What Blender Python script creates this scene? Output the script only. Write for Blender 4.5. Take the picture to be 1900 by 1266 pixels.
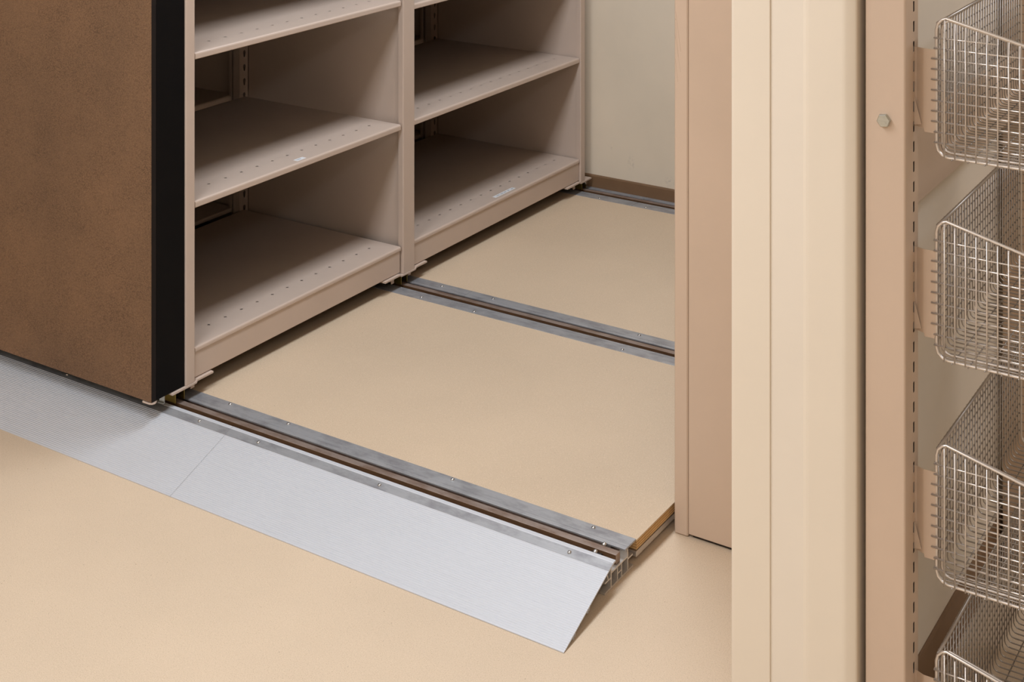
import bpy, math
from mathutils import Vector

# ------------------------------------------------------------------ reset
for o in list(bpy.data.objects):
    bpy.data.objects.remove(o, do_unlink=True)
S = bpy.context.scene
C = S.collection

# ------------------------------------------------------------------ camera
YAW = 0.5717
cam_d = bpy.data.cameras.new('camera')
cam_d.sensor_width = 36.0
cam_d.lens = 2692.3 / 1900 * 36.0
cam_d.shift_y = -(633 + 490.5) / 1900
cam_d.clip_start = 0.05
cam = bpy.data.objects.new('camera', cam_d)
cam.location = (2.8376, -2.8297, 1.841)
cam.rotation_euler = (math.pi / 2, 0, YAW)
C.objects.link(cam)
S.camera = cam

# ------------------------------------------------------------------ world, lamps, exposure
W = bpy.data.worlds.new('world')
S.world = W
W.use_nodes = True
W.node_tree.nodes['Background'].inputs[0].default_value = (1.0, 0.95, 0.88, 1)
W.node_tree.nodes['Background'].inputs[1].default_value = 0.03

def area(name, loc, sx, sy, power, col=(1.0, 0.945, 0.87)):
    d = bpy.data.lights.new(name, 'AREA')
    d.shape = 'RECTANGLE'
    d.size = sx
    d.size_y = sy
    d.energy = power
    d.color = col
    o = bpy.data.objects.new(name, d)
    o.location = loc
    C.objects.link(o)
    return o

# ceiling troffers of the room (all above the frame)
LC = (0.86, 0.945, 1.07)
area('ceiling_lamp', (0.75, 0.85, 2.72), 0.5, 1.2, 34, LC)
area('ceiling_lamp', (0.75, -1.60, 2.72), 0.5, 1.2, 40, LC)
area('ceiling_lamp', (0.75, -3.50, 2.72), 0.5, 1.2, 38, LC)
area('ceiling_lamp', (3.40, 0.60, 2.72), 0.5, 1.2, 19, LC)
area('ceiling_lamp', (3.10, -3.10, 2.72), 0.5, 1.2, 24, LC)

vs = S.view_settings
vs.view_transform = 'Standard'
vs.look = 'None'
vs.gamma = 1.0
vs.use_curve_mapping = False
vs.exposure = 0.0
S.display_settings.display_device = 'sRGB'

# ------------------------------------------------------------------ material helpers
def srgb(r, g, b):
    f = lambda c: (c / 255 / 12.92) if c / 255 <= 0.04045 else ((c / 255 + 0.055) / 1.055) ** 2.4
    return (f(r), f(g), f(b), 1.0)

class NT:
    def __init__(self, name):
        self.m = bpy.data.materials.new(name)
        self.m.use_nodes = True
        self.t = self.m.node_tree
        self.p = self.t.nodes['Principled BSDF']
    def n(self, kind, **kw):
        x = self.t.nodes.new(kind)
        for k, v in kw.items():
            if k == 'ins':
                for i, val in v.items():
                    x.inputs[i].default_value = val
            else:
                setattr(x, k, v)
        return x
    def l(self, a, b):
        self.t.links.new(a, b)
    def coord(self, scale=(1, 1, 1)):
        tc = self.n('ShaderNodeTexCoord')
        mp = self.n('ShaderNodeMapping')
        mp.inputs['Scale'].default_value = scale
        self.l(tc.outputs['Object'], mp.inputs['Vector'])
        return mp.outputs['Vector']
    def ramp(self, fac, stops):
        r = self.n('ShaderNodeValToRGB')
        while len(r.color_ramp.elements) < len(stops):
            r.color_ramp.elements.new(0.5)
        for e, (p, c) in zip(r.color_ramp.elements, stops):
            e.position = p
            e.color = c
        self.l(fac, r.inputs['Fac'])
        return r.outputs['Color']
    def noise(self, vec, scale, detail=3, rough=0.55):
        x = self.n('ShaderNodeTexNoise')
        x.inputs['Scale'].default_value = scale
        x.inputs['Detail'].default_value = detail
        x.inputs['Roughness'].default_value = rough
        self.l(vec, x.inputs['Vector'])
        return x.outputs['Fac']
    def mix(self, fac, a, b, mode='MIX'):
        x = self.n('ShaderNodeMix', data_type='RGBA', blend_type=mode)
        for s, v in ((x.inputs[0], fac), (x.inputs[6], a), (x.inputs[7], b)):
            if hasattr(v, 'is_output'):
                self.l(v, s)
            else:
                s.default_value = v
        return x.outputs[2]
    def math(self, op, a, b=None, c=None):
        x = self.n('ShaderNodeMath', operation=op)
        for s, v in zip(x.inputs, (a, b, c)):
            if v is None:
                continue
            if hasattr(v, 'is_output'):
                self.l(v, s)
            else:
                s.default_value = v
        return x.outputs[0]
    def bump(self, h, strength=0.2, dist=0.002):
        b = self.n('ShaderNodeBump')
        b.inputs['Strength'].default_value = strength
        b.inputs['Distance'].default_value = dist
        self.l(h, b.inputs['Height'])
        self.l(b.outputs['Normal'], self.p.inputs['Normal'])

def mat_paint(name, col, rough=0.45, mott=0.03, scale=6.0, grain=900, gstr=0.08, spec=0.5):
    t = NT(name)
    v = t.coord()
    f = t.noise(v, scale, 4)
    dark = tuple(c * (1 - mott * 2) for c in col[:3]) + (1,)
    lite = tuple(min(1, c * (1 + mott * 2)) for c in col[:3]) + (1,)
    t.l(t.ramp(f, [(0.3, dark), (0.7, lite)]), t.p.inputs['Base Color'])
    t.p.inputs['Roughness'].default_value = rough
    t.p.inputs['Specular IOR Level'].default_value = spec
    t.bump(t.noise(v, grain, 2), gstr, 0.0006)
    return t.m

def mat_vinyl(name, base):
    t = NT(name)
    v = t.coord()
    big = t.noise(v, 1.7, 4)
    c0 = tuple(c * 0.95 for c in base[:3]) + (1,)
    c1 = tuple(min(1, c * 1.05) for c in base[:3]) + (1,)
    col = t.ramp(big, [(0.3, c0), (0.7, c1)])
    # fine cork-like speckle, darker and lighter flecks of a few millimetres
    n1 = t.noise(v, 480, 2, 0.6)
    dk = t.ramp(n1, [(0.30, (1, 1, 1, 1)), (0.44, (0, 0, 0, 1))])
    col = t.mix(t.math('MULTIPLY', dk, 0.85), col, tuple(c * f for c, f in zip(base[:3], (0.66, 0.60, 0.52))) + (1,))
    n2 = t.noise(t.coord((1.13, 0.93, 1)), 420, 2, 0.6)
    lt = t.ramp(n2, [(0.56, (0, 0, 0, 1)), (0.70, (1, 1, 1, 1))])
    col = t.mix(t.math('MULTIPLY', lt, 0.7), col, tuple(min(1, c * f) for c, f in zip(base[:3], (1.22, 1.26, 1.34))) + (1,))
    # sparse dark specks
    vo = t.n('ShaderNodeTexVoronoi')
    vo.inputs['Scale'].default_value = 26
    t.l(v, vo.inputs['Vector'])
    sp = t.math('LESS_THAN', vo.outputs['Distance'], 0.032)
    col = t.mix(t.math('MULTIPLY', sp, 0.5), col, srgb(96, 66, 40))
    t.l(col, t.p.inputs['Base Color'])
    t.p.inputs['Roughness'].default_value = 0.5
    t.p.inputs['Specular IOR Level'].default_value = 0.35
    t.bump(n1, 0.12, 0.0008)
    return t.m

def mat_metal(name, col, rough=0.35, mott=0.08, streak=(1, 60, 60), metallic=1.0, stain=None):
    t = NT(name)
    v = t.coord(streak)
    f = t.noise(v, 9, 4)
    dark = tuple(c * (1 - mott) for c in col[:3]) + (1,)
    lite = tuple(min(1, c * (1 + mott)) for c in col[:3]) + (1,)
    c = t.ramp(f, [(0.3, dark), (0.7, lite)])
    if stain:
        g = t.noise(t.coord((1, 2.2, 1)), 13, 5, 0.65)
        c = t.mix(t.ramp(g, [(0.45, (0, 0, 0, 1)), (0.68, (1, 1, 1, 1))]), c, stain)
    t.l(c, t.p.inputs['Base Color'])
    t.p.inputs['Metallic'].default_value = metallic
    r = t.ramp(t.noise(t.coord(), 7, 4), [(0.3, (rough * 0.95,) * 3 + (1,)), (0.7, (rough * 1.05,) * 3 + (1,))])
    t.l(r, t.p.inputs['Roughness'])
    t.bump(f, 0.05, 0.0004)
    return t.m

M = {}
M['floor'] = mat_vinyl('floor_vinyl', srgb(213, 190, 162))
M['deck'] = mat_vinyl('deck_vinyl', srgb(208, 184, 155))
M['steel_beige'] = mat_paint('beige_steel_paint', srgb(197, 176, 159), 0.42, 0.015, 5, 1400, 0.03)
M['panel_beige'] = mat_paint('tan_steel_paint', srgb(203, 177, 153), 0.5, 0.015, 4, 700, 0.10)
M['black'] = mat_paint('black_edge', srgb(11, 9, 9), 0.65, 0.05, 8, 1200, 0.1, 0.12)
M['black_soft'] = mat_paint('black_edge_band', srgb(33, 27, 24), 0.7, 0.05, 8, 1200, 0.1, 0.15)
M['cream'] = mat_paint('cream_wall_paint', srgb(231, 217, 198), 0.7, 0.012, 3, 420, 0.10, 0.3)
M['cream_guard'] = mat_paint('cream_corner_guard', srgb(229, 214, 193), 0.5, 0.008, 3, 800, 0.05, 0.4)
M['white_ceiling'] = mat_paint('white_ceiling', srgb(235, 232, 225), 0.8, 0.01)
M['baseboard'] = mat_paint('brown_vinyl_base', srgb(124, 94, 66), 0.5, 0.04, 9, 500, 0.06)
M['zinc_yellow'] = mat_metal('yellow_zinc', srgb(150, 132, 74), 0.45, 0.1)
M['aluminium'] = mat_metal('mill_aluminium', srgb(208, 200, 190), 0.5, 0.05, (0.6, 90, 60), 0.6)
M['ramp'] = mat_metal('ribbed_aluminium', srgb(204, 204, 206), 0.55, 0.02, (0.6, 60, 60), 0.25)
M['flange'] = mat_metal('scuffed_aluminium', srgb(174, 173, 173), 0.5, 0.06, (2, 40, 40), 0.5, srgb(146, 144, 145))
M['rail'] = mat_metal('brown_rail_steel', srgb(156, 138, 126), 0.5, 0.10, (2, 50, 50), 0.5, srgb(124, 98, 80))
M['rail_side'] = mat_metal('rusty_rail_side', srgb(100, 70, 44), 0.65, 0.2, (4, 30, 30), 0.2)
M['dark_metal'] = mat_metal('dark_steel', srgb(70, 64, 60), 0.5, 0.15)
M['screw'] = mat_metal('bright_screw', srgb(196, 194, 190), 0.34, 0.05)
M['bolt'] = mat_metal('zinc_bolt', srgb(196, 198, 192), 0.33, 0.06)
M['wire'] = mat_metal('stainless_wire', srgb(222, 212, 202), 0.3, 0.03, (1, 60, 60), 0.72)
M['wire_dull'] = mat_metal('dull_steel_wire', srgb(176, 167, 158), 0.34, 0.04, (1, 60, 60), 0.8)
M['ply_light'] = mat_paint('plywood_veneer', srgb(214, 176, 122), 0.7, 0.06, 40, 300, 0.2, 0.2)
M['ply_dark'] = mat_paint('plywood_cross_veneer', srgb(186, 143, 94), 0.8, 0.08, 40, 300, 0.2, 0.2)
M['label'] = mat_paint('white_label', srgb(228, 226, 224), 0.5, 0.01)
M['print'] = mat_paint('label_print', srgb(176, 177, 180), 0.6, 0.01)
M['wheel'] = mat_metal('wheel_steel', srgb(120, 112, 104), 0.4, 0.1)

# brown pebble-grained leatherette of the end panel
t = NT('brown_leatherette')
v = t.coord()
big = t.noise(t.coord((1, 1, 1)), 3.2, 6, 0.62)
col = t.ramp(big, [(0.25, srgb(112, 85, 63)), (0.5, srgb(124, 94, 69)), (0.75, srgb(136, 102, 74))])
vo = t.n('ShaderNodeTexVoronoi')
vo.inputs['Scale'].default_value = 240
nz = t.n('ShaderNodeTexNoise')
nz.inputs['Scale'].default_value = 60
t.l(v, nz.inputs['Vector'])
vv = t.n('ShaderNodeMixRGB')
vv.inputs['Fac'].default_value = 0.012
t.l(t.coord((1.0, 1, 1.5)), vv.inputs['Color1'])
t.l(nz.outputs['Color'], vv.inputs['Color2'])
t.l(vv.outputs['Color'], vo.inputs['Vector'])
crease = t.ramp(vo.outputs['Distance'], [(0.25, (0, 0, 0, 1)), (0.75, (1, 1, 1, 1))])
patch = t.ramp(t.noise(v, 11, 4), [(0.3, (0.5,) * 3 + (1,)), (0.7, (1,) * 3 + (1,))])
col = t.mix(t.math('MULTIPLY', crease, t.math('MULTIPLY', patch, 0.68)), col, srgb(80, 58, 41))
hi = t.ramp(t.noise(t.coord((1, 1, 1.3)), 230, 2), [(0.58, (0, 0, 0, 1)), (0.75, (1, 1, 1, 1))])
col = t.mix(t.math('MULTIPLY', hi, 0.38), col, srgb(172, 132, 96))
t.l(col, t.p.inputs['Base Color'])
t.p.inputs['Roughness'].default_value = 0.5
t.p.inputs['Specular IOR Level'].default_value = 0.3
t.bump(t.math('SUBTRACT', 1.0, vo.outputs['Distance']), 0.25, 0.001)
M['leather'] = t.m

# back wall: cream paint with a grey scuff low down (world-placed wear)
t = NT('scuffed_cream_wall')
v = t.coord()
c = t.ramp(t.noise(v, 3, 4), [(0.3, srgb(222, 207, 184)), (0.7, srgb(230, 214, 190))])
tc = t.n('ShaderNodeTexCoord')
for (px, pz, sx, sz, k) in ((0.169, 0.178, 30, 15, 0.42), (0.335, 0.130, 22, 22, 0.3), (0.08, 0.225, 30, 40, 0.2)):
    mp = t.n('ShaderNodeMapping')
    mp.inputs['Location'].default_value = (-px * sx, 0, -pz * sz)
    mp.inputs['Scale'].default_value = (sx, 0.0, sz)
    t.l(tc.outputs['Object'], mp.inputs['Vector'])
    ln = t.n('ShaderNodeVectorMath', operation='LENGTH')
    t.l(mp.outputs['Vector'], ln.inputs[0])
    blob = t.ramp(ln.outputs['Value'], [(0.0, (1, 1, 1, 1)), (0.6, (0, 0, 0, 1))])
    spk = t.ramp(t.noise(v, 90, 5, 0.7), [(0.48, (0, 0, 0, 1)), (0.62, (1, 1, 1, 1))])
    c = t.mix(t.math('MULTIPLY', t.math('MULTIPLY', blob, spk), k), c, srgb(150, 142, 132))
t.l(c, t.p.inputs['Base Color'])
t.p.inputs['Roughness'].default_value = 0.7
t.bump(t.noise(v, 420, 2), 0.08, 0.0006)
M['wall_scuffed'] = t.m

# tan strip with thin scratches
t = NT('scratched_tan_paint')
v = t.coord()
base = srgb(205, 179, 155)
c = t.ramp(t.noise(v, 4, 3), [(0.3, tuple(x * .98 for x in base[:3]) + (1,)), (0.7, base)])
sep = t.n('ShaderNodeSeparateXYZ')
tc = t.n('ShaderNodeTexCoord')
t.l(tc.outputs['Object'], sep.inputs[0])
for (xa, za, xb, zb_, k) in ((0.0041, 1.2045, 0.0171, 1.1133, .40), (0.0023, 1.1556, 0.0163, 1.0662, .28), (0.0032, 1.096, 0.0093, 1.0433, .36),
                             (0.0015, 1.1895, 0.0049, 1.185, .7), (0.004, 1.18, 0.011, 1.10, .3), (0.0015, 1.15, 0.004, 1.142, .35)):
    # distance in x from the scratch line
    s = (xb - xa) / (zb_ - za)
    d = t.math('ABSOLUTE', t.math('SUBTRACT', sep.outputs[0], t.math('ADD', xa - s * za, t.math('MULTIPLY', sep.outputs[2], s))))
    on = t.math('LESS_THAN', d, 0.0004)
    rng = t.math('MULTIPLY', t.math('LESS_THAN', sep.outputs[2], za), t.math('GREATER_THAN', sep.outputs[2], zb_))
    c = t.mix(t.math('MULTIPLY', t.math('MULTIPLY', on, rng), k), c, srgb(128, 92, 66))
t.l(c, t.p.inputs['Base Color'])
t.p.inputs['Roughness'].default_value = 0.5
t.bump(t.noise(v, 700, 2), 0.10, 0.0006)
M['panel_scratched'] = t.m

# ------------------------------------------------------------------ mesh helpers
class MB:
    """collects verts/faces in world coordinates"""
    def __init__(self):
        self.v = []
        self.f = []
        self.mi = []
        self.sm = []
    def add(self, vs, fs, m=0, smooth=False):
        o = len(self.v)
        self.v += [tuple(p) for p in vs]
        for f in fs:
            self.f.append(tuple(i + o for i in f))
            self.mi.append(m)
            self.sm.append(smooth)
        return self
    def box(self, x0, x1, y0, y1, z0, z1, m=0, b=0.0):
        if b <= 0:
            vs = [(x, y, z) for x in (x0, x1) for y in (y0, y1) for z in (z0, z1)]
            fs = [(0, 1, 3, 2), (4, 6, 7, 5), (0, 4, 5, 1), (2, 3, 7, 6), (0, 2, 6, 4), (1, 5, 7, 3)]
            return self.add(vs, fs, m)
        # chamfered box: 24 verts
        vs = []
        idx = {}
        for ix, x in enumerate((x0, x1)):
            for iy, y in enumerate((y0, y1)):
                for iz, z in enumerate((z0, z1)):
                    dx = b if ix == 0 else -b
                    dy = b if iy == 0 else -b
                    dz = b if iz == 0 else -b
                    for ax, p in enumerate(((x, y + dy, z + dz), (x + dx, y, z + dz), (x + dx, y + dy, z))):
                        idx[ix, iy, iz, ax] = len(vs)
                        vs.append(p)
        fs = []
        for s in (0, 1):
            q = [idx[s, 0, 0, 0], idx[s, 1, 0, 0], idx[s, 1, 1, 0], idx[s, 0, 1, 0]]
            fs.append(q if s else q[::-1])
            q = [idx[0, s, 0, 1], idx[0, s, 1, 1], idx[1, s, 1, 1], idx[1, s, 0, 1]]
            fs.append(q if s else q[::-1])
            q = [idx[0, 0, s, 2], idx[1, 0, s, 2], idx[1, 1, s, 2], idx[0, 1, s, 2]]
            fs.append(q if s else q[::-1])
        def ori(q, c):
            a, b_, c_ = (Vector(vs[i]) for i in q[:3])
            nrm = (b_ - a).cross(c_ - a)
            mid = sum((Vector(vs[i]) for i in q), Vector()) / len(q) - c
            return q if nrm.dot(mid) > 0 else q[::-1]
        cc = Vector(((x0 + x1) / 2, (y0 + y1) / 2, (z0 + z1) / 2))
        for a in (0, 1):
            for c in (0, 1):
                fs.append([idx[a, c, 0, 0], idx[a, c, 1, 0], idx[a, c, 1, 1], idx[a, c, 0, 1]])
                fs.append([idx[a, 0, c, 0], idx[a, 1, c, 0], idx[a, 1, c, 2], idx[a, 0, c, 2]])
                fs.append([idx[0, a, c, 1], idx[1, a, c, 1], idx[1, a, c, 2], idx[0, a, c, 2]])
        for a in (0, 1):
            for c in (0, 1):
                for e in (0, 1):
                    fs.append([idx[a, c, e, 0], idx[a, c, e, 1], idx[a, c, e, 2]])
        return self.add(vs, [tuple(ori(q, cc)) for q in fs], m)
    def prism(self, pts, axis, a0, a1, m=0, caps=True, smooth=False, closed=True):
        """pts: 2D polygon; axis 'x': (y,z), 'y': (x,z), 'z': (x,y)"""
        def P(p, a):
            return {'x': (a, p[0], p[1]), 'y': (p[0], a, p[1]), 'z': (p[0], p[1], a)}[axis]
        n = len(pts)
        vs = [P(p, a0) for p in pts] + [P(p, a1) for p in pts]
        area2 = sum(pts[i][0] * pts[(i + 1) % n][1] - pts[(i + 1) % n][0] * pts[i][1] for i in range(n))
        flip = (area2 > 0) == (axis == 'y')
        flip = flip != (a1 < a0)
        fs = []
        for i in range(n if closed else n - 1):
            j = (i + 1) % n
            q = (i, j, j + n, i + n)
            fs.append(q[::-1] if flip else q)
        self.add(vs, fs, m, smooth)
        if caps and closed:
            c0 = tuple(range(n))[::-1]
            c1 = tuple(range(n, 2 * n))
            if flip:
                c0, c1 = c0[::-1], c1[::-1]
            self.add(vs[:n], [c0], m)
            self.add(vs[n:], [tuple(i - n for i in c1)], m)
        return self
    def tube(self, pts, r, sides=6, m=0, closed=False, caps=True):
        pts = [Vector(p) for p in pts]
        n = len(pts)
        rings = []
        up = None
        for i in range(n):
            a = pts[i - 1] if (i > 0 or closed) else pts[i]
            b = pts[(i + 1) % n] if (i < n - 1 or closed) else pts[i]
            d = (b - a).normalized()
            if up is None:
                up = Vector((0, 0, 1)) if abs(d.z) < 0.9 else Vector((1, 0, 0))
            s = d.cross(up)
            if s.length < 1e-6:
                s = d.cross(Vector((0, 1, 0)))
            s.normalize()
            u = s.cross(d).normalized()
            up = u
            rings.append([pts[i] + (s * math.cos(2 * math.pi * k / sides) + u * math.sin(2 * math.pi * k / sides)) * r for k in range(sides)])
        vs = [p for ring in rings for p in ring]
        fs = []
        for i in range(n if closed else n - 1):
            j = (i + 1) % n
            for k in range(sides):
                l = (k + 1) % sides
                fs.append((i * sides + k, i * sides + l, j * sides + l, j * sides + k))
        if caps and not closed:
            fs.append(tuple(range(sides))[::-1])
            fs.append(tuple((n - 1) * sides + k for k in range(sides)))
        return self.add(vs, fs, m, True)
    def lathe(self, c, axis, prof, sides=12, m=0, smooth=True):
        """prof: list of (r, h) along axis from c"""
        c = Vector(c)
        ax = Vector(axis).normalized()
        s = ax.orthogonal().normalized()
        u = ax.cross(s)
        vs = []
        for (r, h) in prof:
            for k in range(sides):
                a = 2 * math.pi * k / sides
                vs.append(c + ax * h + (s * math.cos(a) + u * math.sin(a)) * r)
        fs = []
        for i in range(len(prof) - 1):
            for k in range(sides):
                l = (k + 1) % sides
                fs.append((i * sides + k, i * sides + l, (i + 1) * sides + l, (i + 1) * sides + k))
        self.add(vs, fs, m, smooth)
        self.add(vs[:sides], [tuple(range(sides))[::-1]], m)
        self.add(vs[-sides:], [tuple(range(sides))], m)
        return self
    def holed(self, P, a0, a1, b0, b1, hole, m=0):
        """rectangular cell [a0,a1]x[b0,b1] with an 8-point hole (ccw from +a axis, every 45deg); P maps (a,b)->xyz"""
        am, bm_ = (a0 + a1) / 2, (b0 + b1) / 2
        outer = [(a1, bm_), (a1, b1), (am, b1), (a0, b1), (a0, bm_), (a0, b0), (am, b0), (a1, b0)]
        vs = [P(*p) for p in outer] + [P(*p) for p in hole]
        fs = [(i, (i + 1) % 8, (i + 1) % 8 + 8, i + 8) for i in range(8)]
        return self.add(vs, fs, m)

ORG = {}

def prop(o, label=None, cat=None, group=None, kind=None):
    for k, val in (('label', label), ('category', cat), ('group', group), ('kind', kind)):
        if val:
            o[k] = val
    return o

def thing(name, loc, label, cat, group=None):
    o = bpy.data.objects.new(name, None)
    o.location = loc
    o.empty_display_size = 0.05
    C.objects.link(o)
    ORG[o] = Vector(loc)
    return prop(o, label, cat, group)

def build(name, mb, mats, parent=None, origin=None, **kw):
    """one mesh object from world-space geometry; parented under parent without moving"""
    if not isinstance(mats, (list, tuple)):
        mats = [mats]
    org = Vector(origin) if origin is not None else (ORG[parent] if parent is not None else Vector((0, 0, 0)))
    me = bpy.data.meshes.new(name)
    me.from_pydata([tuple(Vector(p) - org) for p in mb.v], [], mb.f)
    for mm in mats:
        me.materials.append(M[mm])
    for p, mi, sm in zip(me.polygons, mb.mi, mb.sm):
        p.material_index = mi
        p.use_smooth = sm
    me.update()
    o = bpy.data.objects.new(name, me)
    C.objects.link(o)
    if parent is not None:
        o.parent = parent
        o.location = org - ORG[parent]
    else:
        o.location = org
    ORG[o] = org
    return prop(o, **kw)

def dup(o, parent, world):
    """copy of a part at another world origin"""
    c = o.copy()
    C.objects.link(c)
    c.parent = parent
    c.location = Vector(world) - ORG[parent]
    ORG[c] = Vector(world)
    return c

# ------------------------------------------------------------------ measured layout
D = 0.055                    # deck level above the floor
XE = 1.325                   # end of tracks and decks
XL = -1.60                   # where tracks run out, left of the frame
WY = 2.175                   # back wall
WX0, WX1, WYE = 1.7745, 2.0, -0.46   # partition wall: faces and near end
CEIL = 2.75

# ------------------------------------------------------------------ setting
mb = MB(); mb.box(-1.70, 4.7, -4.6, WY + 0.1, -0.08, 0.0)
build('floor', mb, 'floor', kind='structure')
mb = MB(); mb.box(-1.70, 4.7, -4.6, WY + 0.1, CEIL, CEIL + 0.08)
build('ceiling', mb, 'white_ceiling', kind='structure')
mb = MB(); mb.box(-1.70, 4.7, WY, WY + 0.1, 0, CEIL)
build('wall_back', mb, 'wall_scuffed', kind='structure')
mb = MB(); mb.box(-1.75, -1.65, -4.6, WY, 0, CEIL)
build('wall_left', mb, 'cream', kind='structure')
mb = MB(); mb.box(4.6, 4.7, -4.5, WY, 0, CEIL)
build('wall_right', mb, 'cream', kind='structure')
mb = MB(); mb.box(-1.65, 4.6, -4.6, -4.5, 0, CEIL)
build('wall_front', mb, 'cream', kind='structure')
mb = MB(); mb.prism([(WX0 + 0.003, WYE), (1.970, WYE), (1.9705, WYE + 0.0005), (1.9990, WYE + 0.024), (WX1, WYE + 0.025), (WX1, WY), (WX0 + 0.003, WY)], 'z', 0, CEIL)
build('wall_partition', mb, 'cream', kind='structure')

def base_profile(t0=0.006, h=0.105):
    return [(0, 0), (t0, 0), (t0, h - 0.006), (t0 - 0.002, h - 0.001), (t0 - 0.004, h), (0, h)]
mb = MB(); mb.prism([(WY - p[0], p[1]) for p in base_profile()], 'x', -1.65, WX0)
build('baseboard_back', mb, 'baseboard', kind='structure')
mb = MB(); mb.prism([(WX1 + p[0], p[1]) for p in base_profile()], 'y', WYE + 0.03, WY)
build('baseboard_right', mb, 'baseboard', kind='structure')

# two vinyl corner guards wrapping the near corners of the partition's end
def arc(cx, cy, r, a0, a1, n):
    return [(cx + r * math.cos(math.radians(a0 + (a1 - a0) * i / n)), cy + r * math.sin(math.radians(a0 + (a1 - a0) * i / n))) for i in range(n + 1)]
yf = WYE - 0.003
r = 0.006
pts = [(1.8488, WYE), (1.8488, yf + 0.0008), (1.848, yf)] + [(p[0], p[1]) for p in arc(WX0 + r, yf + r, r, 270, 180, 5)] + [(WX0, WYE + 0.07), (WX0 + 0.003, WYE + 0.07), (WX0 + 0.003, WYE)]
mb = MB(); mb.prism(pts, 'z', 0, CEIL)
build('trim_1', mb, 'cream_guard', kind='structure')
r = 0.021
xr = 2.0045
pts = [(1.9085, WYE), (1.9145, yf + 0.0006), (1.920, yf), (1.9790, yf), (1.9830, yf + 0.0005), (1.9860, yf + 0.0015), (1.9985, yf + 0.0075), (2.0005, yf + 0.0090), (2.0015, yf + 0.0115)] + [(2.0015, WYE + 0.055), (WX1, WYE + 0.058), (WX1, WYE + 0.0252), (1.9992, WYE + 0.0242), (1.9707, WYE + 0.0006), (1.970, WYE)]
mb = MB(); mb.prism(pts, 'z', 0, CEIL)
for i_ in range(len(mb.f)):
    if 3 <= i_ <= 7:
        mb.sm[i_] = True
build('trim_2', mb, 'cream_guard', kind='structure')

# ------------------------------------------------------------------ mobile range (carriage)
RG = thing('mobile_shelving_range', (-0.7, 1.0, D),
           'beige steel two-bay mobile shelving range with a brown leatherette end panel', 'shelving')
RTOP = 2.15
DEPTH = 0.6845
GAPX = -0.73                 # rear unit starts here
BAYS = ((0.001, 0.9175, 0.0655, 14, 0.9235), (0.9895, 2.0675, 0.0635, 16, 2.0675))
LEV = (0.1896, 0.5845, 0.9853, 1.386, 1.787, 2.10)
LEV2 = (0.1896, 0.5845, 0.9640, 1.386, 1.787, 2.10)
HOLE0 = (0.065, 1.0505)

def shelf_mesh(y0, y1, pitch, nh, h0, lip, org):
    mb = MB()
    R = 0.006
    front = [(-R + R * math.sin(math.radians(a)), -R + R * math.cos(math.radians(a))) for a in (0, 30, 60, 90)]
    front += [(0, -lip + 0.002), (-0.0015, -lip), (-0.012, -lip), (-0.012, -lip + 0.004)]
    back = [(-DEPTH - p[0], p[1]) for p in front][::-1]
    prof = front + back
    mb.prism(prof, 'y', y0, y1, caps=False, closed=False)
    # end caps (upright pan ends)
    for y, fl in ((y0, 0), (y1, 1)):
        q = [(p[0], y, p[1]) for p in prof]
        mb.add(q, [tuple(range(len(q)))[::(-1 if fl else 1)]])
    # pan bottom (keeps the holes dark)
    zb = -lip + 0.004
    mb.add([(-0.012, y0, zb), (-0.012, y1, zb), (-DEPTH + 0.012, y1, zb), (-DEPTH + 0.012, y0, zb)], [(3, 2, 1, 0)][::1])
    xs0, xs1 = -R, -DEPTH + R
    def P(a, b):
        return (b, a, 0.0)
    rows = (-0.0775, -0.607)
    hw = 0.016
    bands = [(xs0, rows[0] + hw), None, (rows[0] - hw, rows[1] + hw), None, (rows[1] - hw, xs1)]
    for bd in bands:
        if bd:
            mb.add([(bd[0], y0, 0), (bd[0], y1, 0), (bd[1], y1, 0), (bd[1], y0, 0)], [(0, 1, 2, 3)])
    for xc in rows:
        ya = y0
        for k in range(nh):
            yc = h0 + pitch * k
            if yc + 0.01 > y1 or yc - 0.01 < y0:
                continue
            c0, c1 = max(y0, yc - pitch / 2), min(y1, yc + pitch / 2)
            if c0 > ya + 1e-5:
                mb.add([(xc + hw, ya, 0), (xc + hw, c0, 0), (xc - hw, c0, 0), (xc - hw, ya, 0)], [(0, 1, 2, 3)])
            hole = []
            for q in range(8):
                a = math.radians(45 * q)
                rr = 0.0068 if q % 2 == 0 else 0.0021
                hole.append((yc + rr * math.cos(a), xc + rr * math.sin(a)))
            am, bm = yc, xc
            outer = [(c1, bm), (c1, xc + hw), (am, xc + hw), (c0, xc + hw), (c0, bm), (c0, xc - hw), (am, xc - hw), (c1, xc - hw)]
            vs_ = [P(*p) for p in outer] + [P(*p) for p in hole]
            mb.add(vs_, [tuple(reversed((i, (i + 1) % 8, (i + 1) % 8 + 8, i + 8))) for i in range(8)])
            ya = c1
        if ya < y1 - 1e-5:
            mb.add([(xc + hw, ya, 0), (xc + hw, y1, 0), (xc - hw, y1, 0), (xc - hw, ya, 0)], [(0, 1, 2, 3)])
    mb.v = [(x + org[0], y + org[1] * 0, z + org[2]) for (x, y, z) in mb.v]
    return mb

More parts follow.
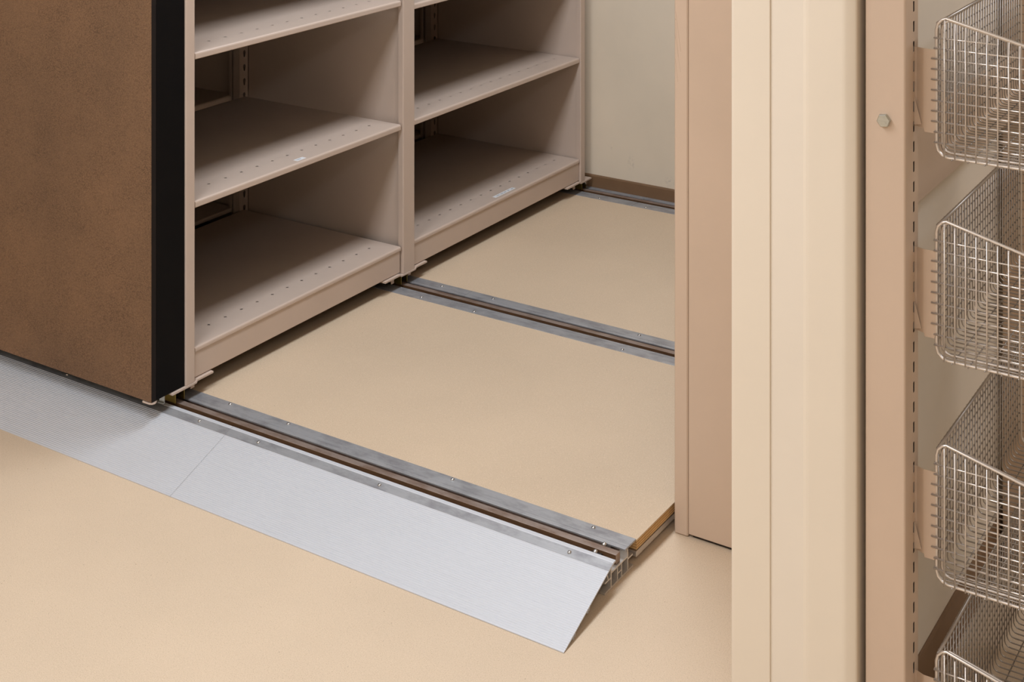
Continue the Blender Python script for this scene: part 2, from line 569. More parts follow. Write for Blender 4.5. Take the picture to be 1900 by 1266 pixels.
shelves = {}
for b, (y0, y1, pitch, nh, yside) in enumerate(BAYS):
    lev = LEV if b == 0 else LEV2
    lo = shelf_mesh(y0, y1, pitch, nh, HOLE0[b], 0.0135, (0, 0, lev[0]))
    s0 = build('shelf', lo, 'steel_beige', RG, origin=(0, y0, lev[0]))
    hi_ = shelf_mesh(y0, y1, pitch, nh, HOLE0[b], 0.0185, (0, 0, lev[1]))
    s1 = build('shelf', hi_, 'steel_beige', RG, origin=(0, y0, lev[1]))
    shelves[b, 0] = s0
    shelves[b, 1] = s1
    for z in lev[2:]:
        dup(s1, RG, (0, y0, z))
    dup(s0, RG, (GAPX, y0, lev[0]))
    for z in lev[1:]:
        dup(s1, RG, (GAPX, y0, z))

# stickers on two shelves: white with a line of grey print
def sticker(par, x0, x1, y0, y1, z, bars, sk):
    mb = MB()
    mb.box(x0, x1, y0, y1, z, z + 0.0004)
    xm = (x0 + x1) / 2
    for (a, b) in bars:
        ya, yb = y0 + (y1 - y0) * a, y0 + (y1 - y0) * b
        mb.add([(xm - 0.0028, ya, z + 0.0006), (xm + 0.0028, ya, z + 0.0006), (xm + 0.0028, yb, z + 0.0006), (xm - 0.0028, yb, z + 0.0006)], [(0, 1, 2, 3)], 1)
    build('shelf_label', mb, ['label', 'print'], par, label='white paper label with grey print')
sticker(shelves[0, 1], -0.0295, -0.0130, 0.431, 0.470, LEV[1], ((0.14, 0.24), (0.27, 0.42), (0.45, 0.60)), 0)
sticker(shelves[1, 0], -0.0315, -0.0155, 1.499, 1.630, LEV[0], ((0.12, 0.27), (0.31, 0.45), (0.49, 0.60), (0.67, 0.76), (0.84, 0.95)), 0)

# kick aprons below the bottom shelves
for (x0, x1) in ((-0.0115, -0.0035), (GAPX - DEPTH + 0.0035, GAPX - DEPTH + 0.0115)):
    for (y0, y1, *_r) in BAYS:
        mb = MB(); mb.box(x0, x1, y0, y1, 0.106, LEV[0] - 0.0132, b=0.0015)
        build('kick_plate', mb, 'steel_beige', RG)

# uprights: front posts, side sheets and slotted rear posts
def channel_post(name, x, y0, y1, depth, r=0.003):
    """front post: folded channel, front face at x, returns going back"""
    s = 1 if depth > 0 else -1
    mb = MB()
    pts = [(x - depth, y0), (x - s * r, y0), (x - s * r * .3, y0 + r * .3), (x, y0 + r), (x, y1 - r), (x - s * r * .3, y1 - r * .3), (x - s * r, y1), (x - depth, y1)]
    mb.prism(pts, 'z', 0.1005, RTOP)
    return build(name, mb, 'steel_beige', RG)
for (y0, y1) in ((-0.0365, -0.0037), (0.9254, 0.9869), (2.0700, 2.1036)):
    channel_post('front_upright', 0.004, y0, y1, 0.020)
    channel_post('front_upright', GAPX - DEPTH - 0.004, y0, y1, -0.020)
SIDES = ((-0.030, -0.012), (0.9395, 0.974), (2.074, 2.092))
for (y0, y1) in SIDES:
    for (xa, xb) in ((-0.016, -0.6835), (GAPX - 0.001, GAPX - DEPTH + 0.016)):
        mb = MB(); mb.box(min(xa, xb), max(xa, xb), y0, y1, 0.1055, RTOP - 0.01, b=0.001)
        build('side_panel', mb, 'steel_beige', RG)
mb = MB(); mb.box(-1.40, -0.006, 2.1036, 2.1150, 0.11, RTOP - 0.01, b=0.002)
build('end_sheet', mb, 'steel_beige', RG)
mb = MB(); mb.box(-1.41, 0.0, -0.0365, 2.1036, RTOP, RTOP + 0.012, b=0.002)
build('top_cover', mb, 'steel_beige', RG)

# slotted rear posts with keyhole slots (pitch 49 mm)
def rear_post(xf, y0, y1, zs):
    mb = MB()
    yc = (y0 + y1) / 2 + 0.003
    pitch = 0.049
    def P(a, b):
        return (xf, a, b)
    z = zs
    n = 0
    while z - pitch / 2 > 0.2:
        z -= pitch
    zlow = z - pitch / 2
    mb.add([P(y0, 0.1055), P(y1, 0.1055), P(y1, zlow), P(y0, zlow)], [(0, 1, 2, 3)])
    while z + pitch / 2 < RTOP - 0.02:
        hole = [(yc + 0.0062, z + 0.004), (yc + 0.0052, z + 0.0095), (yc, z + 0.013), (yc - 0.0052, z + 0.0095), (yc - 0.0062, z + 0.004), (yc - 0.0030, z - 0.010), (yc, z - 0.013), (yc + 0.0030, z - 0.010)]
        mb.holed(P, y0, y1, z - pitch / 2, z + pitch / 2, hole)
        z += pitch
    ztop = z - pitch / 2
    mb.add([P(y0, ztop), P(y1, ztop), P(y1, RTOP - 0.01), P(y0, RTOP - 0.01)], [(0, 1, 2, 3)])
    # returns and a back so that the slots look into a dark channel
    mb.box(xf - 0.030, xf - 0.0002, y0, y0 + 0.0015, 0.1055, RTOP - 0.01)
    mb.box(xf - 0.030, xf - 0.0002, y1 - 0.0015, y1, 0.1055, RTOP - 0.01)
    mb.box(xf - 0.031, xf - 0.029, y0, y1, 0.1055, RTOP - 0.01)
    return mb
build('rear_upright', rear_post(-0.6855, 0.897, 0.9393, 0.7318), 'steel_beige', RG)
build('rear_upright', rear_post(-0.6855, 2.028, 2.0738, 0.73), 'steel_beige', RG)
build('rear_upright', rear_post(-0.6855, -0.011, 0.030, 0.7318), 'steel_beige', RG)
build('rear_upright', rear_post(-0.6855, 0.975, 1.015, 0.73), 'steel_beige', RG)
# slim posts of the unit behind
for (ya, yb) in ((0.905, 0.921), (2.030, 2.046), (-0.010, 0.006), (0.992, 1.008)):
    mb = MB(); mb.box(GAPX - 0.012, GAPX + 0.0005, ya, yb, 0.1055, RTOP - 0.01, b=0.001)
    build('rear_post', mb, 'steel_beige', RG)

# brown leatherette end panel: black body, front board with black edge band
EP = MB(); EP.box(-1.4145, -0.0006, -0.1398, -0.0375, 0.0995, RTOP + 0.03, b=0.0015)
ep = build('end_panel', EP, 'black', RG, label='black core of the end panel')
mb = MB(); mb.box(-1.4145, 0.0, -0.1562, -0.1400, 0.1005, RTOP + 0.03, b=0.0008)
build('edge_band', mb, 'black_soft', ep, label='matt black edge band')
mb = MB(); mb.box(-1.4140, -0.0004, -0.1572, -0.1563, 0.1010, RTOP + 0.0295)
build('leather_facing', mb, 'leather', ep, label='brown pebble-grained leatherette facing')

# carriage: beams, stepped base plates, wheels and zinc wheel brackets above each track
TR = (-0.045, 0.949, 2.120)
bm1 = MB(); bm1.box(-1.38, -0.034, -0.03, 0.03, 0.084, 0.0945)
beam = build('carriage_beam', bm1, 'dark_metal', RG, origin=(0, 0, 0))
beam.location = Vector((0, TR[0], 0)) - ORG[RG]
ORG[beam] = Vector((0, TR[0], 0))
for y in TR[1:]:
    dup(beam, RG, (0, y, 0))
mb = MB(); mb.box(-1.39, -0.03, -0.03, 2.10, 0.0965, 0.1045)
build('carriage_pan', mb, 'dark_metal', RG)
def base_plate(ys, z):
    """stepped plate: profile in (y,z) swept along x"""
    mb = MB()
    top = [(y, zz) for y, zz in zip(ys, z)]
    bot = [(y, zz - 0.005) for y, zz in zip(ys, z)][::-1]
    mb.prism(top + bot, 'x', -0.060, 0.0065)
    build('base_plate', mb, 'steel_beige', RG)
base_plate((-0.088, 0.000, 0.0035, 0.0635), (0.0995, 0.0995, 0.1045, 0.1045))
base_plate((0.828, 0.906, 0.914, 0.990, 0.9935, 1.052), (0.1045, 0.1045, 0.0995, 0.0995, 0.1045, 0.1045))
base_plate((1.965, 2.060, 2.068, 2.150), (0.1045, 0.1045, 0.0995, 0.0995))
mb = MB()
pl = [(-0.032, -0.1580), (-0.008, -0.1580), (0.001, -0.153), (0.003, -0.146), (-0.002, -0.136), (-0.032, -0.136)]
mb.prism(pl, 'z', 0.0945, 0.0990)
build('corner_bumper', mb, 'steel_beige', RG, label='pale bent plate under the panel corner')
mb = MB(); mb.box(-0.022, -0.003, -0.108, -0.1068, 0.080, 0.0985); mb.box(-0.022, -0.003, -0.1125, -0.1068, 0.080, 0.0812)
build('clip', mb, 'bolt', RG)
for y in TR:
    for x in (-0.055, -1.33):
        w = MB(); w.lathe((x, y - 0.009, 0.0745), (0, 1, 0), [(0.014, 0), (0.016, 0.002), (0.016, 0.016), (0.014, 0.018)], 16)
        build('wheel', w, 'wheel', RG)
    for dy in (-0.017, 0.0145):
        mb = MB(); mb.box(-0.100, -0.010, y + dy, y + dy + 0.0025, 0.0595, 0.0965, b=0.0004)
        build('wheel_bracket', mb, 'zinc_yellow', RG)
# light hanging angle near the middle and the far post
for y in (0.900, 2.058, 0.012, 0.99):
    mb = MB(); mb.box(-0.035, -0.0165, y, y + 0.002, 0.074, 0.0985); mb.box(-0.018, -0.016, y - 0.012, y + 0.002, 0.074, 0.0985)
    build('hanging_angle', mb, 'steel_beige', RG)
mb = MB(); mb.lathe((-0.012, 2.136, 0.080), (1, 0, 0), [(0.007, -0.004), (0.009, 0.0), (0.007, 0.004)], 10)
build('bumper_roller', mb, 'bolt', RG)

# ------------------------------------------------------------------ floor tracks
def track(yc, label, screws_f, screws_r, joint, rail_label, front=True, rear_w=None, first=False):
    T = thing('floor_track', (0, yc, 0.0), label, 'rail', 'shelving floor tracks')
    mb = MB()
    x0, x1 = XL, XE
    def bx(a, b, z0, z1, m=0):
        mb.box(x0, x1, yc + a, yc + b, z0, z1, m)
    bx(-0.066, -0.0095, 0.0005, 0.0055)      # base flange, two steps
    bx(-0.0095, 0.0625, 0.0005, 0.0055)
    bx(-0.0405, -0.0365, 0.0055, 0.0505)     # front web
    bx(-0.0110, -0.0080, 0.0055, 0.0335)     # webs under the rail
    bx(0.0075, 0.0105, 0.0055, 0.0335)
    bx(-0.0080, 0.0075, 0.0185, 0.0210)
    bx(-0.0365, 0.0355, 0.0335, 0.0365)
    mb.box(x0, x1 - 0.03, yc - 0.0364, yc + 0.0354, 0.0365, 0.0372, 1)      # brown strip over the channel floor
    bx(0.0355, 0.0390, 0.0055, 0.0515)       # rear web
    bx(0.0390, 0.0600, 0.0275, 0.0310)       # ledge below the deck
    if front:
        mb.prism([(yc - 0.066, 0.0240), (yc - 0.0405, 0.0240), (yc - 0.0405, 0.0270), (yc - 0.066, 0.0270)], 'x', x0, x1)
        mb.prism([(yc - 0.0590, 0.0440), (yc - 0.0560, 0.0440), (yc - 0.0500, 0.0268), (yc - 0.0530, 0.0268)], 'x', x0, x1)
    mb.box(x0, x1 - 0.02, yc + 0.0347, yc + 0.0354, 0.0372, 0.0515, 1)  # brown skin on the rear web, painting in the rail's reflection
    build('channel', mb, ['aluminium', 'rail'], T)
    r = MB()
    r.box(x0, x1 - 0.004, yc - 0.0092, yc + 0.0092, 0.0373, 0.0585, b=0.0006)
    for i_, f_ in enumerate(r.f):            # rust on the side towards the door
        ys = [r.v[k][1] for k in f_]
        if max(ys) < yc - 0.0090:
            r.mi[i_] = 1
    rl = build('steel_rail', r, ['rail', 'rail_side'], T, label=rail_label)
    pcs = []
    # cover flanges, each in two lengths butting at the joint
    fl = [(0.0255, rear_w if rear_w else 0.0735)]
    if not front:
        fl.append((-0.0725, -0.0225))
    for (a, b) in fl:
        for (xa, xb) in ((x0, joint - 0.0005), (joint + 0.0005, x1)):
            m2 = MB(); m2.box(xa, xb, yc + a, yc + b, 0.0517, D + 0.0012, b=0.0006)
            # fine step line along the flange
            s = 1 if a > 0 else -1
            ya = yc + (a + 0.012 if a > 0 else b - 0.012)
            m2.box(xa, xb, min(ya, ya + 0.0012 * s), max(ya, ya + 0.0012 * s), D + 0.0010, D + 0.0018)
            pcs.append(build('cover_flange', m2, 'flange', T))
    return T

def screws(T, pts, z, r=0.0048, mt='screw'):
    mb = MB(); mb.lathe((0, 0, 0), (0, 0, 1), [(r, -0.001), (r, 0.0008), (r * 0.82, 0.0024), (r * 0.40, 0.0031)], 10)
    # cross recess as a sunken dark cross is too small to model; a shallow socket instead
    first = None
    for (x, y) in pts:
        if first is None:
            first = build('screw', mb, mt, T, origin=(0, 0, 0))
            first.location = Vector((x, y, z)) - ORG[T]
            ORG[first] = Vector((x, y, z))
        else:
            dup(first, T, (x, y, z))

T1 = track(TR[0], 'nearest aluminium floor track with brown steel rail, running behind the ramp', None, None, 0.225, 'rust-brown steel rail bar', True, 0.0755)
screws(T1, [(-0.41, 0.0200), (0.1104, 0.0200), (0.315, 0.0200), (0.8347, 0.0200), (1.2236, 0.0180)], D + 0.0014)
T2 = track(TR[1], 'middle aluminium floor track crossing the aisle between the two floor decks', None, None, 0.207, 'brown steel rail bar', False)
screws(T2, [(0.1036, 1.0010), (0.3002, 1.0040), (0.8207, 1.0050), (0.1025, 0.8905), (0.3076, 0.8870), (0.8263, 0.8895)], D + 0.0014)
T3 = track(TR[2], 'farthest aluminium floor track along the brown baseboard of the back wall', None, None, 0.24, 'dark steel rail bar', False, 0.0485)
screws(T3, [(0.0936, 2.0590), (0.2942, 2.0590), (0.82, 2.0590)], D + 0.0014)
# stop bolts at the near end of the first rail, each on a dark nut plate
for (x, y) in ((1.2765, -0.0272), (1.274, -0.0625)):
    nb = MB(); nb.box(x - 0.010, x + 0.016, y - 0.0055, y + 0.0055, 0.0372, 0.0540, b=0.001)
    nut = build('stop_block', nb, 'dark_metal', T1)
    b2 = MB(); b2.lathe((x, y, 0.054), (0, 0, 1), [(0.0056, 0.0), (0.0059, 0.0015), (0.0052, 0.0042), (0.0036, 0.0058), (0.0015, 0.0063)], 14)
    build('stop_bolt', b2, 'screw', nut)

# ------------------------------------------------------------------ ramp plates in front of the first track
def ramp(x_left, x_right, label):
    """x_left/x_right: (x at top edge, x at bottom edge)"""
    T = thing('ramp_plate', ((x_left[0] + x_right[0]) / 2, -0.2, 0.0), label, 'ramp')
    prof = [(-0.0690, 0.0538), (-0.0690, 0.0572), (-0.0700, 0.0580), (-0.0795, 0.0578), (-0.0805, 0.0585), (-0.0822, 0.0574), (-0.1060, 0.0525)]
    y, z = -0.1060, 0.0525
    ye, ze = -0.3245, 0.0030
    n = 40
    for k in range(n):
        f0 = (k + 0.15) / n; f1 = (k + 0.30) / n; f2 = (k + 0.80) / n; f3 = (k + 0.98) / n
        for f, d in ((f0, -0.0009), (f1, -0.0009), (f2 - .15 / n, 0.0), (f3, 0.0)):
            prof.append((y + (ye - y) * f, z + (ze - z) * f + d))
    prof += [(-0.3265, 0.0022), (-0.3270, 0.0006), (-0.3250, 0.0004)]
    und = [(-0.3240, 0.0004)]
    def hook(f):
        yy = y + (ye - y) * f; zz = z + (ze - z) * f - 0.0032
        return [(yy - 0.003, zz - 0.0007), (yy - 0.0042, zz - 0.0072), (yy - 0.0028, zz - 0.0075), (yy - 0.001, zz - 0.0002)]
    for f in (0.79, 0.755, 0.47, 0.435):
        und += hook(f)
    und += [(-0.1060, 0.0492), (-0.0822, 0.0535)]
    P = prof + und
    def X(e, yy):
        f = (yy + 0.0765) / (-0.327 + 0.0765)
        return e[0] + (e[1] - e[0]) * f
    mb = MB()
    n_ = len(P)
    vs_ = [(X(x_left, p[0]), p[0], p[1]) for p in P] + [(X(x_right, p[0]), p[0], p[1]) for p in P]
    fs = [(i, (i + 1) % n_, (i + 1) % n_ + n_, i + n_)[::-1] for i in range(n_)]
    mb.add(vs_, fs)
    # end faces as a quad strip between top and under side would be long n-gons; use ngon caps
    mb.add(vs_[:n_], [tuple(range(n_))])
    mb.add(vs_[n_:], [tuple(range(n_))[::-1]])
    build('ribbed_plate', mb, 'ramp', T)
    # smooth fixing strip along the top
    m2 = MB()
    xs = [X(x_left, -0.09) , X(x_right, -0.09)]
    a = [(-0.0824, 0.0577), (-0.1062, 0.0528), (-0.1062, 0.0522), (-0.0824, 0.0571)]
    vs2 = [(X(x_left, p[0]) + .0003, p[0], p[1]) for p in a] + [(X(x_right, p[0]) - .0003, p[0], p[1]) for p in a]
    m2.add(vs2, [(0, 4, 5, 1), (1, 5, 6, 2), (2, 6, 7, 3), (3, 7, 4, 0), (0, 1, 2, 3), (7, 6, 5, 4)])
    build('fixing_strip', m2, 'flange', T, label='smooth grey strip along the top edge')
    return T
R1 = ramp((-1.45, -1.42), (0.2080, 0.2443), 'ribbed aluminium ramp plate running under the brown end panel')
R2 = ramp((0.2088, 0.2452), (1.3290, 1.3510), 'ribbed aluminium ramp plate whose open cut end shows the track')
screws(R1, [(-0.40, -0.0925), (0.1095, -0.0925)], 0.0562, 0.0046)
screws(R2, [(0.3163, -0.0945), (0.7024, -0.0940), (1.2273, -0.0945)], 0.0556, 0.0046)

# ------------------------------------------------------------------ floor decks between the tracks
def deck(y0, y1, label):
    T = thing('floor_deck', (0, (y0 + y1) / 2, 0.03), label, 'deck')
    mb = MB(); mb.box(XL, XE + 0.002, y0, y1, D - 0.0022, D)
    build('floor_covering', mb, 'deck', T)
    mb = MB()
    z = D - 0.0225
    n = 7
    h = (0.0203) / n
    for k in range(n):
        ins = 0.0 if k % 2 == 0 else 0.0006
        mb.box(XL, XE + 0.0015 - ins, y0 + 0.0005, y1 - 0.0005, z + h * k, z + h * (k + 1), 0 if k % 2 == 0 else 1)
    build('plywood', mb, ['ply_light', 'ply_dark'], T, label='plywood with bare layered edge')
    mb = MB()
    mb.box(XE - 0.040, XE - 0.004, y0 + 0.010, y1 - 0.010, 0.0085, 0.0215, b=0.001)
    mb.box(XE - 0.300, XE - 0.200, y0 + 0.035, y1 - 0.035, 0.0005, 0.0110)
    mb.box(XE - 0.300, XE - 0.030, y0 + 0.40, y0 + 0.43, 0.0100, 0.0150)
    build('support_bar', mb, 'aluminium', T, label='grey metal bar under the deck edge')
    for x in (-1.2, -0.6, 0.0, 0.6):
        mb = MB(); mb.box(x, x + 0.06, y0 + 0.04, y1 - 0.04, 0.0005, 0.0310)
        build('joist', mb, 'ply_dark', T)
deck(0.0300, 0.8768, 'tan speckled floor deck in front, plywood edge bare beside the tan panel')
deck(1.0222, 2.0478, 'tan speckled floor deck at the back, between middle and farthest track')

# ------------------------------------------------------------------ fixed range at the right of the aisle
FX = thing('fixed_shelving_range', (1.34, 1.15, 0), 'tan steel fixed shelving range seen from its flat closed end', 'shelving')
mb = MB(); mb.box(1.3400, 1.3750, 0.1895, 0.2300, 0.0005, RTOP, b=0.003)
build('end_post', mb, 'panel_scratched', FX, origin=(1.34, 0.1895, 0), label='narrow tan post with thin scratches')
mb = MB(); mb.box(1.3764, 1.7700, 0.1905, 0.2200, 0.0075, RTOP, b=0.001)
build('end_panel', mb, 'panel_beige', FX)
mb = MB(); mb.box(1.385, 1.76, 0.197, 0.215, 0.0005, 0.0075)  # dark strip standing in for the shade in the gap under the panel
build('gap_shade', mb, 'dark_metal', FX)
mb = MB(); mb.box(1.758, 1.770, 0.221, 2.15, 0.02, RTOP)
build('back_panel', mb, 'panel_beige', FX)
mb = MB(); mb.box(1.345, 1.770, 2.150, 2.164, 0.0005, RTOP)
build('end_panel', mb, 'panel_beige', FX)
for y in (1.16,):
    mb = MB(); mb.box(1.345, 1.757, y, y + 0.03, 0.0005, RTOP)
    build('side_panel', mb, 'panel_beige', FX)
for (ya, yb) in ((0.221, 1.159), (1.191, 2.149)):
    for z in (0.10, 0.50, 0.90, 1.30, 1.70, 2.10):
        mb = MB(); mb.box(1.345, 1.757, ya, yb, z, z + 0.02, b=0.002)
        build('shelf', mb, 'panel_beige', FX)

# ------------------------------------------------------------------ basket rack on the partition wall
RY0, RY1 = -0.4432, -0.3727
RX0, RX1 = 2.012, 2.0812
RK = thing('basket_rack', (2.06, -0.10, 0), 'tan slotted steel rack upright with hex bolt beside the cream wall', 'rack')
SP = 0.0339
def slotted_upright(y0, y1, name):
    mb = MB()
    r = 0.004
    zt = 2.2
    # front, left and back of the tube, rounded front right corner, open right side closed by slotted strip
    pts = [(RX1, y1 - 0.002), (RX1 - 0.002, y1), (RX0 + 0.002, y1), (RX0, y1 - 0.002), (RX0, y0 + r)] + arc(RX0 + r, y0 + r, r, 180, 270, 3) + arc(RX1 - r, y0 + r, r, 270, 360, 4)
    mb.prism(pts, 'z', 0.0005, zt, closed=False)
    yc = -0.3981 - RY0 + y0
    def P(a, b):
        return (RX1, a, b)
    ya, yb = y0 + r, y1 - 0.002
    z = 1.3493
    while z - SP / 2 > 0.05:
        z -= SP
    zl = z - SP / 2
    mb.add([P(ya, 0.0005), P(yb, 0.0005), P(yb, zl), P(ya, zl)], [(0, 1, 2, 3)])
    while z + SP / 2 < zt:
        w, h = 0.0034, 0.0092
        hole = [(yc + w, z), (yc + w, z + h - 0.001), (yc, z + h), (yc - w, z + h - 0.001), (yc - w, z), (yc - w, z - h + 0.001), (yc, z - h), (yc + w, z - h + 0.001)]
        mb.holed(P, ya, yb, z - SP / 2, z + SP / 2, hole)
        z += SP
    mb.add([P(ya, z - SP / 2), P(yb, z - SP / 2), P(yb, zt), P(ya, zt)], [(0, 1, 2, 3)])
    # dark sheet behind the slots painting in the tube's inner shade, and end caps
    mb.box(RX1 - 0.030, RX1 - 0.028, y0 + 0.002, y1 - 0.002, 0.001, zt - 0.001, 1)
    mb.box(RX0 + 0.001, RX1 - 0.001, y0 + 0.001, y1 - 0.001, zt - 0.002, zt)
    return build(name, mb, ['panel_beige', 'dark_metal'], RK)
up1 = slotted_upright(RY0, RY1, 'slotted_upright')
slotted_upright(0.460, 0.5305, 'slotted_upright')
mb = MB(); mb.box(2.030, 2.048, RY1 - 0.001, 0.461, 1.0085, 1.147, b=0.0015)
build('cross_bar', mb, 'panel_beige', RK)
mb = MB(); mb.box(2.030, 2.048, RY1 - 0.001, 0.461, 2.03, 2.15, b=0.0015)
build('cross_bar', mb, 'panel_beige', RK)
# hex bolt with washer
mb = MB()
bxc, bzc = 2.0455, 1.1956
R_ = 0.0118
hexp = [(bxc + R_ * math.cos(math.radians(60 * k + 8)), bzc + R_ * math.sin(math.radians(60 * k + 8))) for k in range(6)]
hexi = [(bxc + R_ * .88 * math.cos(math.radians(60 * k + 8)), bzc + R_ * .88 * math.sin(math.radians(60 * k + 8))) for k in range(6)]
vs_ = [(p[0], RY0, p[1]) for p in hexp] + [(p[0], RY0 - 0.0055, p[1]) for p in hexp] + [(p[0], RY0 - 0.007, p[1]) for p in hexi]
fs = [(i, (i + 1) % 6, (i + 1) % 6 + 6, i + 6) for i in range(6)] + [(i + 6, (i + 1) % 6 + 6, (i + 1) % 6 + 12, i + 12) for i in range(6)] + [tuple(range(12, 18))]
mb.add(vs_, fs)
for k in range(3):       # raised grade lines on the bolt head
    a = math.radians(120 * k + 80)
    d = Vector((math.cos(a), 0, math.sin(a)))
    s = Vector((-math.sin(a), 0, math.cos(a))) * 0.0007
    c0 = Vector((bxc, RY0 - 0.0074, bzc)) + d * 0.003
    c1 = Vector((bxc, RY0 - 0.0074, bzc)) + d * 0.0075
    mb.add([c0 - s, c1 - s, c1 + s, c0 + s], [(0, 1, 2, 3)])
build('hex_bolt', mb, 'bolt', up1, label='zinc hex bolt head')

# wire baskets
BX, BY0, BY1, BDP = 2.1182, -0.3982, 0.178, 0.36
BZ = (1.1345, 0.7945, 0.4195, 0.0740)
BH = 0.233
SL = -0.235
PX = 0.01745
PZ = 0.01755
RB = 0.020
def top_z(x):
    return BH + SL * (x - BX)
def side_loop(y, rr, inset=0.0):
    """rounded outline of a side with the sloping top, in local z from basket bottom"""
    x0, x1 = BX + inset, BX + BDP - inset
    z0 = inset
    def zt(x):
        return top_z(x) - inset
    pts = []
    for a in (180, 150, 120, 100):
        pts.append((x0 + rr + rr * math.cos(math.radians(a)), zt(x0) - rr + rr * math.sin(math.radians(a))))
    pts = pts[::1]
    pts2 = [(x1 - rr * .6, zt(x1 - rr * .6)), (x1 - rr * .15, zt(x1) - rr * .25), (x1, zt(x1) - rr)]
    pts3 = [(x1, z0 + rr), (x1 - rr * .3, z0 + rr * .3), (x1 - rr, z0)]
    pts4 = [(x0 + rr + rr * math.cos(math.radians(a)), z0 + rr + rr * math.sin(math.radians(a))) for a in (270, 240, 210, 180)]
    return [(p[0], y, p[1]) for p in pts + pts2 + pts3 + pts4]

def basket_meshes(z0):
    fr = MB(); fr.tube(side_loop(BY0 + 0.0046, RB), 0.0027, 8, closed=True)
    fr2 = MB(); fr2.tube(side_loop(BY1, RB), 0.0027, 8, closed=True)
    # inner reinforcing hoops right inside each side
    inn = []
    for y in (BY0 + 0.018, BY1 - 0.014):
        h_ = MB()
        h_.tube(side_loop(y, RB * 0.8, 0.005), 0.0022, 6, closed=True)
        inn.append(h_)
    rails = MB()
    rails.tube([(BX + 0.002, BY0 + 0.007, BH - 0.010), (BX + 0.002, BY1 - 0.003, BH - 0.010)], 0.0032, 8)
    rails2 = MB()
    rails2.tube([(BX + BDP - 0.001, BY0 + 0.007, top_z(BX + BDP) - 0.006), (BX + BDP - 0.001, BY1 - 0.003, top_z(BX + BDP) - 0.006)], 0.0034, 8)
    # side meshes
    sides = []
    nv = int(BDP / PX)
    for y, o in ((BY0, -1), (BY1, 1)):
        s = MB()
        for k in range(1, nv):
            x = BX + PX * k - 0.002
            s.tube([(x, y + o * 0.0030, 0.0), (x, y + o * 0.0030, top_z(x) + 0.0012)], 0.00140, 6)
        for k in range(11):
            z = 0.0240 + PZ * k
            # runs until the sloping top cuts it off, ending on a vertical wire
            xmax = BX + BDP + 0.002
            if SL < 0:
                xc = BX + (BH - z - 0.006) / -SL
                if xc < xmax:
                    kk = int((xc - BX) / PX)
                    xmax = BX + PX * kk - 0.002
            tip = -0.0075 if 1 < k < 9 else -0.003
            s.tube([(BX + tip, y + o * 0.0003, z), (xmax, y + o * 0.0003, z)], 0.00140, 6)
        sides.append(s)
    # U-bent wires forming back, bottom and front, and long cross wires
    u = MB()
    nu = int((BY1 - BY0) / PX)
    zf = top_z(BX + BDP)
    for j in range(1, nu):
        y = BY0 + PX * j
        p = [(BX, y, BH - 0.0080), (BX, y, 0.010), (BX + 0.002, y, 0.0045), (BX + 0.006, y, 0.0010), (BX + 0.011, y, 0.0),
             (BX + BDP - 0.018, y, 0.0), (BX + BDP - 0.006, y, 0.004), (BX + BDP, y, 0.016), (BX + BDP, y, zf - 0.004)]
        u.tube(p, 0.00135, 5)
    for k in range(11):
        z = 0.0240 + PZ * k
        u.tube([(BX - 0.0024, BY0, z), (BX - 0.0024, BY1, z)], 0.00125, 5)
        if z < zf - 0.01:
            u.tube([(BX + BDP + 0.0024, BY0, z), (BX + BDP + 0.0024, BY1, z)], 0.00125, 5)
    for k in range(1, 14):
        x = BX + 0.027 * k
        if x < BX + BDP - 0.01:
            u.tube([(x, BY0, -0.0024), (x, BY1, -0.0024)], 0.00125, 5)
    out = [('side_hoop', fr), ('side_hoop', fr2), ('inner_hoop', inn[0]), ('inner_hoop', inn[1]), ('top_rail', rails), ('top_rail', rails2), ('side_mesh', sides[0]), ('side_mesh', sides[1]), ('bent_wire_mesh', u)]
    for _, m_ in out:
        m_.v = [(a, b, c + z0) for (a, b, c) in m_.v]
    return out

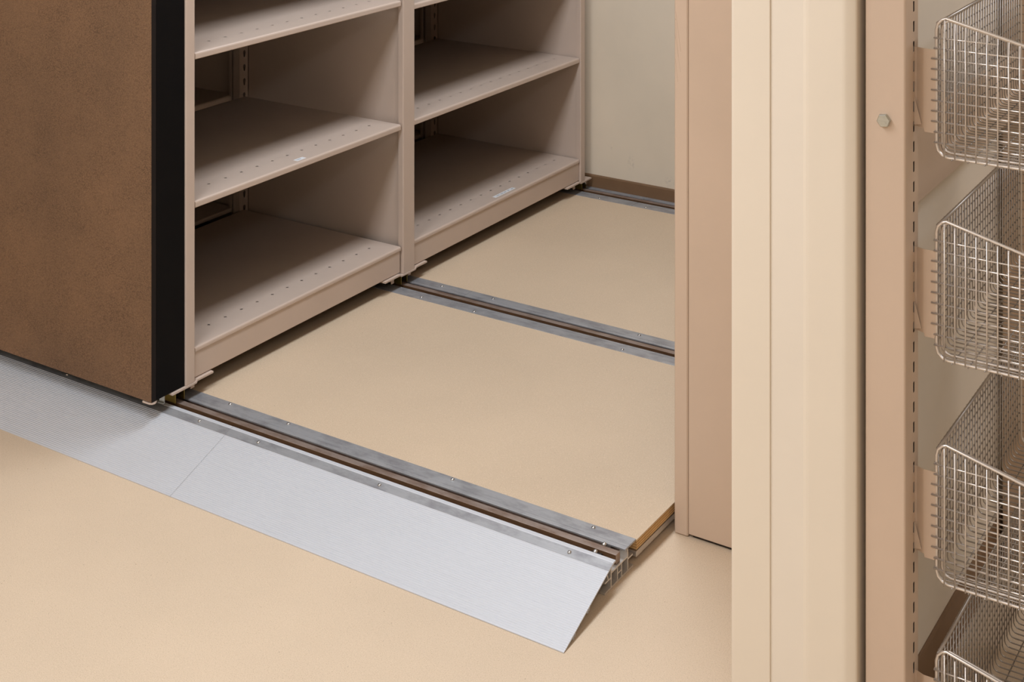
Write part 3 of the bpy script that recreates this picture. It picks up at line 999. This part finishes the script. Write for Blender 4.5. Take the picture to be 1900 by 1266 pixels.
GB = 'wire baskets hung on the slotted rack'
BL = ('topmost wire basket on the rack, level with the hex bolt',
      'second wire basket from the top of the rack',
      'third wire basket from the top, above the brown baseboard',
      'lowest wire basket, in the bottom corner, only its top showing')
bo = thing('wire_basket', (BX, BY0, BZ[0]), BL[0], 'basket', GB)
bparts = []
for (nm, m_) in basket_meshes(BZ[0]):
    kw = {'kind': 'stuff'} if 'mesh' in nm else {}
    bparts.append(build(nm, m_, 'wire_dull' if nm in ('bent_wire_mesh', 'top_rail') else 'wire', bo, **kw))
for z, lab in zip(BZ[1:], BL[1:]):
    b2 = bo.copy()
    C.objects.link(b2)
    b2.location = (BX, BY0, z)
    ORG[b2] = Vector((BX, BY0, z))
    b2['label'] = lab
    for p in bparts:
        dup(p, b2, (BX, BY0, z))

# brackets hooked into the upright's slots
GK = 'brackets holding the wire baskets'
KL = ('tan bent bracket holding the topmost wire basket',
      'tan bent bracket holding the second wire basket',
      'tan bent bracket holding the third wire basket',
      'tan bent bracket holding the lowest wire basket')
KZ = ((1.1733, 1.3140), (0.8283, 0.9753), (0.4560, 0.6040), (0.113, 0.257))
for i, ((za, zb_), lab) in enumerate(zip(KZ, KL)):
    T = thing('basket_bracket', (RX1, RY1, za), lab, 'bracket', GK)
    mb = MB()
    ye = BY0 + 0.0014
    pts = [(RX1 - 0.006, ye + 0.0046), (RX1 + 0.0035, ye + 0.0046), (RX1 + 0.0145, ye + 0.0004), (RX1 + 0.0165, ye), (BX - 0.0005, ye), (BX - 0.0005, ye + 0.0007), (RX1 + 0.0168, ye + 0.0007), (RX1 + 0.0147, ye + 0.0013), (RX1 + 0.0038, ye + 0.0056), (RX1 - 0.006, ye + 0.0056)]
    mb.prism(pts, 'z', za + 0.006, zb_)
    mb.prism([(RX1 + 0.018, za), (BX - 0.003, za), (BX - 0.0005, za + 0.006), (RX1 + 0.0165, za + 0.006)], 'y', ye + 0.0001, ye + 0.0006)
    # lower tongue with rounded foot
    build('bracket_plate', mb, 'panel_beige', T)
    mb = MB()
    x0 = RX1 + 0.0004
    mb.prism([(x0, za + 0.055), (x0 + 0.001, za + 0.055), (x0 + 0.0125, za + 0.012), (x0, za + 0.010)], 'y', ye - 0.0008, ye + 0.0004)
    build('hook_gusset', mb, 'panel_beige', T)
